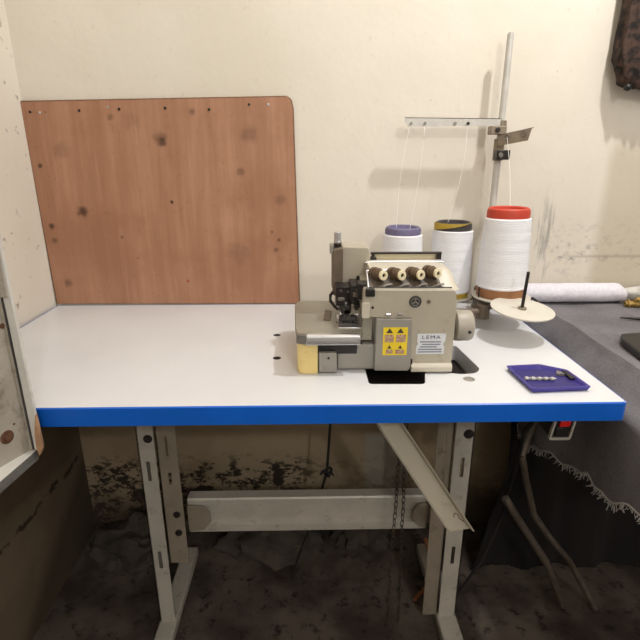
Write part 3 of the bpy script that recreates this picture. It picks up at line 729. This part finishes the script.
for (x, y), z, r in discs:
    bm = new(); lathe(bm, [(.0001, 0), (r-.004, 0), (r, .003), (r, .005), (r-.003, .0055), (.014, .0035), (.0001, .0035)], (x, y, z-.0055)); d_ = obj('spool_disc', bm, 'disc', ts, smooth=True)
    bm = new(); cyl(bm, (x, y, AZ), (x, y, z-.002), .011, n=18); cyl(bm, (x, y, z-.004), (x, y, z+.13), .004, n=12); obj('spool_pin', bm, 'darksteel', d_, smooth=True)
ed = Vector((.4615, 1.0215, .820)); nx = Vector((.05, -.10, 1)).normalized()
bm = new(); lathe(bm, [(.0001, -.004), (.062, -.004), (.0660, -.002), (.0670, .0012), (.0640, .0022), (.014, 0), (.0001, 0)], ed, nx); d_ = obj('spool_disc', bm, 'disc', ts, smooth=True, label='empty cream spool disc with a bare pin')
bm = new(); cyl(bm, ed-nx*.002, ed+nx*.004, .009, n=20); obj('disc_boss', bm, 'bracket', d_, bevel=.001)
bm = new(); tip = at(528.5, 272, Y=1.015); cyl(bm, ed-nx*.012, tip, .0037, .0033, n=14); obj('spool_pin', bm, 'darksteel', d_, smooth=True)
# wire pin sticking up at the red cone's disc
bm = new(); q = at(482.5, 290, Y=1.13); cyl(bm, (q.x-.014, 1.112, .816), (q.x-.015, 1.112, .846), .0018, n=8); obj('stop_pin', bm, 'darksteel', ts)
bm = new(); tube(bm, [(.527, 1.14, .806), (.535, 1.135, .812), (.541, 1.125, .808), (.543, 1.11, .798), (.536, 1.10, .793)], .0030, 8); obj('disc_bracket', bm, 'darksteel', ts, smooth=True)

# thread cones
def cone(label, x, y, zb, zt, rb, rt, band, core, tilt=(0, 0, 1), bandh=.020, foot=None):
    t = thing('thread_cone', label, 'thread cone', (x, y, zb), group='thread cones on the stand')
    H = zt-zb; ax = Vector(tilt).normalized(); fh = foot[1] if foot else .008
    b = Vector((x, y, zb))
    def rr(h): return rb+(rt-rb)*h/H
    bm = new(); lathe(bm, [(.006, 0), (rr(0)-.004, 0), (rr(0)-.003, fh), (rr(fh)-.006, fh+.004), (.006, fh+.004)], b, ax); 
    obj('foot_band', bm, foot[0] if foot else 'mustard', t, smooth=True)
    pr = [(.006, fh), (rr(fh)-.003, fh), (rr(fh)+.0005, fh+.004)]
    m = 34
    for i in range(m):
        h = fh+.005+(H-bandh-fh-.012)*i/(m-1); pr.append((rr(h)+.0002*math.sin(i*2.4)+.0002*math.sin(i*5.1), h))
    pr += [(rr(H)+.0010, H-bandh-.003), (rr(H)-.004, H-bandh), (.006, H-bandh)]
    bm = new(); lathe(bm, pr, b, ax, 64); obj('wound_thread', bm, 'thread', t, smooth=True)
    bm = new(); R_ = rt-.0035
    lathe(bm, [(R_-.012, H-bandh-.003), (R_, H-bandh-.003), (R_+.0006, H-bandh*.5), (R_-.001, H-.003), (R_-.005, H), (R_-.010, H-.002), (R_-.012, H-.012), (R_-.013, H-.018)], b, ax, 64)
    c = obj('cone_tip', bm, band, t, smooth=True)
    return t, c, b, ax, R_, H
P3 = cone('white thread cone with a red top on the disc near the rod', .4525, 1.130, .8225, 1.0265, .0585, .0500, 'red', 'paper_brown', (-.012, 0, 1), .0215, ('paper_brown', .0215))
P1 = cone('white thread cone with a purple-grey top behind the machine', .2265, 1.205, .8035, .9745, .0535, .0465, 'purple_grey', 'paper_brown', bandh=.0170)
P2 = cone('white thread cone with a black and mustard top', .3490, 1.205, .8035, .9865, .0520, .0470, 'charcoal', 'mustard', bandh=.0190, foot=('mustard', .012))
t, c, b, ax, R_, H = P2
bm = new(); K = []
for i in range(15):
    a = math.radians(180+150*i/14-12); lo = H-.020+.0205*(i/14)**1.3; 
    K.append([bm.verts.new(b+Vector(((R_+.0014)*math.cos(a), (R_+.0014)*math.sin(a), h))) for h in (lo, H-.0015)])
for a, b2_ in zip(K, K[1:]): bm.faces.new((a[0], b2_[0], b2_[1], a[1]))
o = obj('mustard_patch', bm, 'mustard', c); sm = o.modifiers.new('thick', 'SOLIDIFY'); sm.thickness = .0008
# strands running up from the cones to the guide arms
def strand(par, pts, name='thread_strand'):
    bm = new(); tube(bm, pts, .00055, 5); obj(name, bm, 'strand', par)
def sag(a, b, k=.012, n=8):
    a, b = Vector(a), Vector(b); return [a.lerp(b, i/n)+Vector((k*math.sin(PI*i/n), 0, -k*.6*math.sin(PI*i/n))) for i in range(n+1)]
strand(P1[0], sag((.2100, 1.205, .9725), at(410, 125, Y=1.2485), -.006)); strand(P1[0], sag((.2420, 1.200, .9700), at(425, 124, Y=1.2485), .004))
strand(P2[0], sag((.3350, 1.205, .9845), at(468, 124, Y=1.2485), .008))
strand(P3[0], sag((.4500, 1.125, 1.030), p0.lerp(p1, .30)+Vector((-.001, -.001, -.010)), .003))

# ------------------------------------------------------------ purple tray and its contents
tp = [at(x, y, Z=.758) for x, y in ((506,366),(539,364.3),(567,370),(591.5,387.3),(532,389.6))]
PT = [(q.x, q.y) for q in tp]; cx = sum(a for a, b in PT)/5; cy = sum(b for a, b in PT)/5
tr = thing('plastic_tray', 'small purple plastic tray lying on the right end of the white table', 'tray', (cx, cy, .7505))
def off(d): 
    out = []
    n = len(PT)
    for i in range(n):
        p = Vector(PT[i]); a = Vector(PT[i-1]); b = Vector(PT[(i+1) % n])
        e1 = (p-a).normalized(); e2 = (b-p).normalized(); n1 = Vector((e1.y, -e1.x)); n2 = Vector((e2.y, -e2.x))
        c_ = Vector((cx, cy))-p
        if n1.dot(c_) < 0: n1 = -n1
        if n2.dot(c_) < 0: n2 = -n2
        m_ = (n1+n2); m_ /= max(.3, (m_.length**2)/2)
        out.append((p.x+m_.x*d, p.y+m_.y*d))
    return out
rings = [(off(.003), .7508), (off(.0005), .7570), (off(0), .7590), (off(.003), .7598), (off(.0050), .7590), (off(.0085), .7535)]
bm = new(); A = [[bm.verts.new((x, y, z)) for x, y in fillet([(a, b_) for a, b_ in L], .004)] for L, z in rings]
for a, b in zip(A, A[1:]):
    for j in range(len(a)): bm.faces.new((a[j], a[(j+1) % len(a)], b[(j+1) % len(a)], b[j]))
bm.faces.new(A[0]); bm.faces.new(A[-1]); obj('tray_body', bm, 'purple', tr, smooth=True)
bm = new(); prism(bm, [(x, y) for x, y in off(.0115)], .7534, .7542); obj('tray_floor', bm, 'purple_d', tr)
def tz(x, y, z=.7545): return at(x, y, Z=z)
# comb of loopers / spare screws in the tray
for i in range(5):
    q = tz(526.5+i*6.4, 378.2+.1*i, .758); bm = new()
    cyl(bm, (q.x-.003, q.y, .7575), (q.x+.003, q.y+.001, .7575), .0032, n=10); cyl(bm, (q.x+.003, q.y+.001, .7575), (q.x+.008, q.y+.002, .7572), .0014, n=8)
    o = obj('machine_screw', bm, 'alu', smooth=True)
    nm = ['leftmost of the row, at the narrow tray end', 'second from the left of the row', 'middle one of the row', 'second from the right of the row', 'rightmost of the row, beside the metal clip'][i]
    tag(o, 'small silver screw in the purple tray, '+nm, 'screw', 'screws in the tray')
bm = new(); prism(bm, [(.4020, .800), (.430, .8015), (.432, .8065), (.404, .8055)], .7544, .7565); tag(obj('metal_strip', bm, 'steel', bevel=.0004), 'thin grey metal strip lying in the purple tray', 'metal strip')
q = tz(558, 372); r = tz(566, 377.5)
bm = new(); prism(bm, [(q.x-.012, q.y-.016), (q.x+.004, q.y-.018), (q.x-.004, q.y-.002)], .7544, .7600); tag(obj('metal_clip', bm, 'steel', bevel=.0006), 'pointed grey metal clip standing in the purple tray', 'clip')
bm = new(); prism(bm, [(q.x+.007, q.y-.001), (q.x+.018, q.y-.002), (q.x+.016, q.y-.036), (q.x+.004, q.y-.034)], .7544, .7590); tag(obj('black_bobbin_case', bm, 'black', bevel=.001), 'small black metal piece at the right side of the purple tray', 'spare part')

# ------------------------------------------------------------ neighbouring table under grey cloth
nt = thing('side_table', 'dark side table hidden under grey cloth right of the white table', 'table', (.98, .86, 0))
B1('tabletop', (.615, .44, .728), (1.42, 1.300, .756), 'rawwood', nt, bevel=.002)
for x, y in ((.66, .50), (1.36, .50), (.66, 1.24), (1.36, 1.24)): B1('leg', (x-.02, y-.02, 0), (x+.02, y+.02, .728), 'brownmetal', nt, bevel=.002)
def brace(pts, r):
    bm = new(); tube(bm, pts, r, 10)
    for v in bm.verts: pass
    obj('brace', bm, 'dim', nt, smooth=True)
brace([at(522,455,Y=1.02), at(526,480,Y=1.02), at(534,515,Y=1.01), at(549,537,Y=1.0), at(570,562,Y=.99), Vector((.74, .98, .01))], .0080)
brace([at(505,498,Y=1.02), at(520,522,Y=1.01), at(546,562,Y=1.0), Vector((.66, .99, .01))], .0095)
brace([at(522,455,Y=1.02), Vector((.56, 1.05, .60)), Vector((.64, 1.08, .7275))], .0080)
# cloth
def hemz(y): return .4426+(1.1245-y)*.283+max(0,y-1.13)*2.2+.006*math.sin(y*40)+.004*math.sin(y*93)
ny, nu = 90, 60
bm = new(); rows = []
for j in range(ny+1):
    y = .40+(1.294-.40)*j/ny; row = []
    hz = hemz(y)
    for i in range(nu+1):
        u_ = i/nu
        if u_ < .50:
            k = u_/.50; x = 1.46-(1.46-.606)*k; z = .7610
        elif u_ < .66:
            k = (u_-.50)/.16; a = k*PI/2
            x = .606-.058*k; z = .7610-.060*k+.0025*math.exp(-((k-.02)/.05)**2)
        else:
            k = (u_-.66)/.34; x = .548-.004*k+.007*k*math.sin(y*22+1)+.008*k*math.sin(y*9); z = .701+(hz-.701)*k
        nz = noise.noise(Vector((x*7, y*7, 3.1)))*.0055+noise.noise(Vector((x*22, y*16, z*9)))*.0018
        if u_ < .62: z += max(-.0015, nz)
        else: x += nz*1.4
        row.append(bm.verts.new((x, y, z)))
    rows.append(row)
for a, b in zip(rows, rows[1:]):
    for k in range(nu): bm.faces.new((a[k], a[k+1], b[k+1], b[k]))
hem = [r_[-1].co.copy() for r_ in rows]
cl = thing('grey_cloth', 'frayed dark grey cloth draped over the side table and hanging down its side', 'cloth', (.9, .86, .762))
cw = obj('woven_sheet', bm, 'cloth', cl, smooth=True); sm = cw.modifiers.new('thick', 'SOLIDIFY'); sm.thickness = .0016; sm.offset = 1
bm = new()
for i in range(len(hem)-1):
    for k in range(3):
        p = hem[i].lerp(hem[i+1], random.random()); L = random.uniform(.004, .017)
        tube(bm, [p+Vector((0, 0, .004)), p+Vector((random.uniform(-.004, .002), random.uniform(-.004, .004), -L*.5)), p+Vector((random.uniform(-.008, .002), random.uniform(-.008, .008), -L))], .0007, 4)
    a, b = hem[i], hem[i+1]
tube(bm, [h_+Vector((-.0015, 0, 0)) for h_ in hem], .0022, 6)
obj('frayed_hem', bm, simple('pale_fray', C(176,172,170), .9), cl, label='pale frayed edge')
# folded crease line on the cloth above the table edge is made by the drape itself
# added black sheet, stands in for the shade below the side table
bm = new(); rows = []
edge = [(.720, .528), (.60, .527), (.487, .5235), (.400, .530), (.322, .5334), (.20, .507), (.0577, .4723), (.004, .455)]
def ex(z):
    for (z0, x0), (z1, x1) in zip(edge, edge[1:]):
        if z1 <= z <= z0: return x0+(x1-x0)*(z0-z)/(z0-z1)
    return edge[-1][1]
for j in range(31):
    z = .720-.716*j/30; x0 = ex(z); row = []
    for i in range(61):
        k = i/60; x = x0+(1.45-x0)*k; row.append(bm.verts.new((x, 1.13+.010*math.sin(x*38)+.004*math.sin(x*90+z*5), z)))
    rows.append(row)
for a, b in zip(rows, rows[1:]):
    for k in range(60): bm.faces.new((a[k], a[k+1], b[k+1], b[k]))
o = obj('shade_sheet', bm, 'sheet', smooth=True); sm = o.modifiers.new('thick', 'SOLIDIFY'); sm.thickness = .002
tag(o, 'added black sheet standing in for the shade below the side table', 'sheet')
# power lead from the switch
bm = new(); tube(bm, [(.455, .80, .710), (.462, .84, .690), (.470, .95, .56), at(516,470,Y=1.06), at(500,520,Y=1.05), at(482,560,Y=1.04), Vector((.39, 1.03, .006)), Vector((.30, 1.10, .006))], .0042, 8)
tag(obj('power_lead', bm, 'cord', smooth=True), 'black power lead running from the switch down to the floor', 'cable')
bm = new(); box(bm, (.352+.02, .80, .690), (.462, .86, .716)); box(bm, (.43, .86, .700), (.47, .90, .716)); tag(obj('junction_block', bm, 'black', bevel=.004), 'black plastic block fixed under the table beside the right leg', 'junction box')

# things on the grey cloth
bm = new(); rings = []
for i in range(41):
    k = i/40; x = .470+(.838-.470)*k; ring = []
    R0 = .0255*(1-.25*max(0, (k-.95)/.05))
    for a in range(28):
        t_ = 2*PI*a/28; rr_ = R0*(1+.07*noise.noise(Vector((x*30, math.cos(t_)*2, math.sin(t_)*2)))); ring.append(bm.verts.new((x, 1.266+rr_*1.15*math.cos(t_), .7645+R0+rr_*math.sin(t_)*.98)))
    rings.append(ring)
for a, b in zip(rings, rings[1:]):
    for k in range(28): bm.faces.new((a[k], a[(k+1) % 28], b[(k+1) % 28], b[k]))
bm.faces.new(rings[0][::-1]); bm.faces.new(rings[-1])
tag(obj('fabric_roll', bm, 'white_cloth', smooth=True), 'long roll of white lace fabric lying against the wall on grey cloth', 'fabric roll')
bm = new(); rings = []
for i in range(13):
    k = i/12; x = .843+.34*k; rings.append([])
    for a in range(24):
        t_ = 2*PI*a/24; rr_ = .021*(1+.18*noise.noise(Vector((x*24, math.cos(t_), math.sin(t_)))))*(.55+.45*min(1, k*6)); rings[-1].append(bm.verts.new((x, 1.270+rr_*1.1*math.cos(t_), .7870+rr_*math.sin(t_))))
for a, b in zip(rings, rings[1:]):
    for k in range(24): bm.faces.new((a[k], a[(k+1) % 24], b[(k+1) % 24], b[k]))
bm.faces.new(rings[0][::-1]); bm.faces.new(rings[-1])
tag(obj('folded_fabric', bm, 'old_white', smooth=True), 'crumpled off-white fabric at the right end of the lace roll', 'fabric')
bm = new(); 
for a, b, r in (((.815, 1.215, .7725), (.900, 1.205, .7725), .0075), ((.835, 1.205, .788), (.880, 1.195, .783), .0055)): cyl(bm, a, b, r, n=14)
for x in (.820, .838, .856): cyl(bm, (x, 1.214, .7725), (x+.006, 1.2135, .7725), .0115, n=14)
tag(obj('brass_fitting', bm, 'brass', bevel=.0008), 'small brass fitting in front of the crumpled off-white fabric', 'fitting')
bm = new(); q = at(620, 317.5, Z=.769); cyl(bm, q, q+Vector((.035, -.012, .001)), .0018, .0042, n=12); cyl(bm, q+Vector((.035, -.012, .001)), q+Vector((.13, -.05, .002)), .0042, .0058, n=12)
tag(obj('seam_ripper', bm, 'darksteel', smooth=True), 'thin dark pointed tool lying on the grey cloth near the roll', 'tool')
bm = new(); q = [at(x, y, Z=.775) for x, y in ((620.5,335),(640,332.5),(640,353.5),(622,340))]
prism(bm, fillet([(q[0].x, q[0].y, .006), (q[0].x+.16, q[0].y+.02, .006), (q[0].x+.14, q[2].y-.055, .006), (q[2].x-.006, q[2].y-.012, .004), (q[3].x-.001, q[3].y, .004)], .004), .7650, .7790); tag(obj('black_box', bm, 'black', bevel=.003), 'flat black box with rounded corners lying on the grey cloth', 'box')

# ------------------------------------------------------------ old cabinet at the left
cn = thing('wall_cabinet', 'old white painted cabinet in front of the left end of the white table', 'cabinet', (-.55, .5, .68))
zb = .6934
A0 = at(36, 450, Z=zb); A1 = at(0, 481, Z=zb); B0 = at(33, 446, Z=zb+.004); B1_ = at(0, 465, Z=zb+.004)
dA = (A1-A0); dB = (B1_-B0)
outer = A0+dA*3.2; inner = B0+dB*3.2
inner.y = max(inner.y, .46)
# bottom board (ledge) : top face white, outer lip bare grey
bm = new(); prism(bm, [(A0.x, A0.y), (outer.x, outer.y), (XL+.004, outer.y), (XL+.004, A0.y)], zb-.016, zb, 'z'); obj('bottom_board', bm, 'old_white', cn, bevel=.001)
n2 = Vector((dA.y, -dA.x, 0)).normalized(); 
if n2.x < 0: n2 = -n2
bm = new(); prism(bm, [(A0.x, A0.y), (outer.x, outer.y), (outer.x+n2.x*.0015, outer.y+n2.y*.0015), (A0.x+n2.x*.0015, A0.y+n2.y*.0015)], zb-.0165, zb-.001, 'z'); obj('edge_strip', bm, 'lip_grey', cn)
# back panel seen inside
d3 = (B1_-B0).normalized(); n3 = Vector((-d3.y, d3.x, 0)).normalized()
if n3.x > 0: n3 = -n3
e3 = Vector((B0.x, B0.y, 0))+d3*.16
bm = new(); prism(bm, [(B0.x, B0.y), (e3.x, e3.y), (e3.x+n3.x*.006, e3.y+n3.y*.006), (B0.x+n3.x*.006, B0.y+n3.y*.006)], zb, 1.62, 'z'); obj('inner_panel', bm, 'old_grey', cn)
# far end board, its front edge shows as the pale strip
lf = at(29, 411, Y=.690); rt = at(36.5, 409, Y=.697)
bm = new(); box(bm, (lf.x-.004, .690, zb), (rt.x-.0005, .697, 1.62)); obj('end_board', bm, 'old_white', cn, bevel=.001)
bm = new(); box(bm, (XL+.004, .690, zb), (lf.x-.004, .7035, 1.62)); obj('rear_board', bm, 'old_grey', cn)
bm = new(); box(bm, (lf.x-.0062, .6865, .945), (lf.x+.0042, .6900, 1.62)); obj('edge_moulding', bm, 'old_grey', cn, bevel=.001)
bm = new(); box(bm, (lf.x-.0062, .6885, zb+.002), (lf.x-.0040, .6905, 1.62)); obj('dark_joint', bm, 'charcoal', cn)
def onpanel(x, y):
    # sight line meets the inner panel plane
    d = _f + (x-320)/F*_r - (y-320)/F*_u; n_ = n3; P0 = Vector((B0.x, B0.y, 0)); t = (P0-CAM).dot(n_)/d.dot(n_); return CAM+t*d
q = onpanel(7, 437); bm = new(); cyl(bm, q+n3*.001, q-n3*.004, .0060, n=20); cyl(bm, q+n3*.001, q-n3*.0015, .0105, n=20); obj('rusty_screw', bm, 'rust', cn, bevel=.0008)
q = onpanel(2, 326); bm = new(); cyl(bm, q+n3*.001, q-n3*.001, .0040, n=16); obj('rusty_screw', bm, 'rust', cn, bevel=.0004)
q = onpanel(14, 424); bm = new(); cyl(bm, q+n3*.001, q-n3*.0006, .0018, n=10); obj('rusty_screw', bm, 'rust', cn)
# torn splinter at the corner
bm = new(); s_ = [at(x, y, Y=.686) for x, y in ((36,414),(38.5,424),(43.5,447),(40.5,455),(37.5,447),(35.5,432))]
prism(bm, [(q.x, q.z) for q in s_], .682, .6895, 'y'); obj('torn_corner', bm, 'rawwood', cn, bevel=.0008)

# ------------------------------------------------------------ hanging bundle top right
bm = new(); bmesh.ops.create_icosphere(bm, subdivisions=5, radius=1)
for v in bm.verts:
    n_ = noise.noise(v.co*2.4)*.16+noise.noise(v.co*6)*.07+noise.noise(v.co*15)*.03; c_ = v.co*(1+n_)
    zz = c_.z
    c_ = Vector([math.copysign(abs(w_)**.42, w_) for w_ in c_]); zz = c_.z
    v.co = Vector((.848+c_.x*.127, 1.279+c_.y*.030, 1.458+(zz*.19 if zz > 0 else -abs(zz)*.172)))
    v.co.y = min(v.co.y, 1.3145)
hb = thing('cloth_bundle', 'dark brown cloth bundle hanging on the cream wall at upper right', 'bundle', (.87, 1.24, 1.28))
obj('bundled_cloth', bm, 'bundle', hb, smooth=True)
bm = new()
for k in range(11):
    x = .752+.020*k; zz = 1.290+random.uniform(-.006, .004); bmesh.ops.create_icosphere(bm, subdivisions=2, radius=random.uniform(.006, .010), matrix=Matrix.Translation((x, 1.264+random.uniform(-.008, .01), zz)))
obj('knotted_fringe', bm, 'black', hb, smooth=True)
bm = new(); tube(bm, [(.87, 1.28, 1.62), (.875, 1.285, 1.70), (.88, 1.315, 1.705)], .005, 8); obj('hanging_hook', bm, 'darksteel', hb, smooth=True)

# ------------------------------------------------------------ floor clutter
def rag(name, label, cat, c, sx, sy, sz, mat, seed):
    bm = new(); bmesh.ops.create_icosphere(bm, subdivisions=4, radius=1)
    for v in bm.verts:
        p_ = v.co.copy(); n_ = noise.noise(p_*1.9+Vector((seed, 0, 0)))*.45+noise.noise(p_*5+Vector((seed, 3, 0)))*.2
        p_ = p_*(1+n_); v.co = Vector((c[0]+p_.x*sx, c[1]+p_.y*sy, max(0.001, c[2]+p_.z*sz)))
        v.co.y = min(v.co.y, 1.312); v.co.x = max(v.co.x, XL+.003)
    tag(obj(name, bm, mat, smooth=True), label, cat)
rag('rag_pile', 'dark grey rag heap on the floor behind the left table leg', 'rags', (-.52, 1.20, .03), .12, .08, .08, 'rag', 1.0)
rag('rag_pile', 'dark rag heap on the floor below the middle of the crossbar', 'rags', (-.13, 1.22, .03), .13, .07, .08, 'rag', 5.0)
rag('rag_pile', 'low dark rag heap on the floor near the chains', 'rags', (.16, 1.24, .03), .08, .05, .07, 'rag', 9.0)
bm = new(); tube(bm, [at(425,538,Y=1.18), at(437,575,Y=1.10), Vector((.275, 1.02, .006))], .006, 8)
tag(obj('wooden_stick', bm, 'wood_floor', smooth=True), 'thin orange-brown wooden stick leaning behind the right table leg', 'stick')

# ------------------------------------------------------------ light
def lamp(name, loc, power, size, color):
    l = bpy.data.lights.new(name, 'POINT'); l.energy = power; l.shadow_soft_size = size; l.color = color
    o = bpy.data.objects.new(name, l); COL.objects.link(o); o.location = loc; return o
lamp('wall_bulb', (.74, .80, 2.20), 43, .030, (1, .98, .955))
lamp('room_bulb', (.73, -1.80, 2.33), 56, .06, (1, .985, .96))
w = bpy.data.worlds.new('world'); S.world = w; w.use_nodes = True
w.node_tree.nodes['Background'].inputs[0].default_value = (.8, .85, 1, 1); w.node_tree.nodes['Background'].inputs[1].default_value = .1

cam = bpy.data.cameras.new('camera'); co_ = bpy.data.objects.new('camera', cam); COL.objects.link(co_)
cam.sensor_width = 36; cam.lens = 36*F/640; cam.clip_start = .02
co_.matrix_world = Matrix((( _r.x, _u.x, -_f.x, CAM.x), (_r.y, _u.y, -_f.y, CAM.y), (_r.z, _u.z, -_f.z, CAM.z), (0, 0, 0, 1)))
S.camera = co_
S.view_settings.view_transform = 'Standard'; S.view_settings.look = 'None'; S.view_settings.gamma = 1; S.view_settings.use_curve_mapping = False
S.view_settings.exposure = 0.0
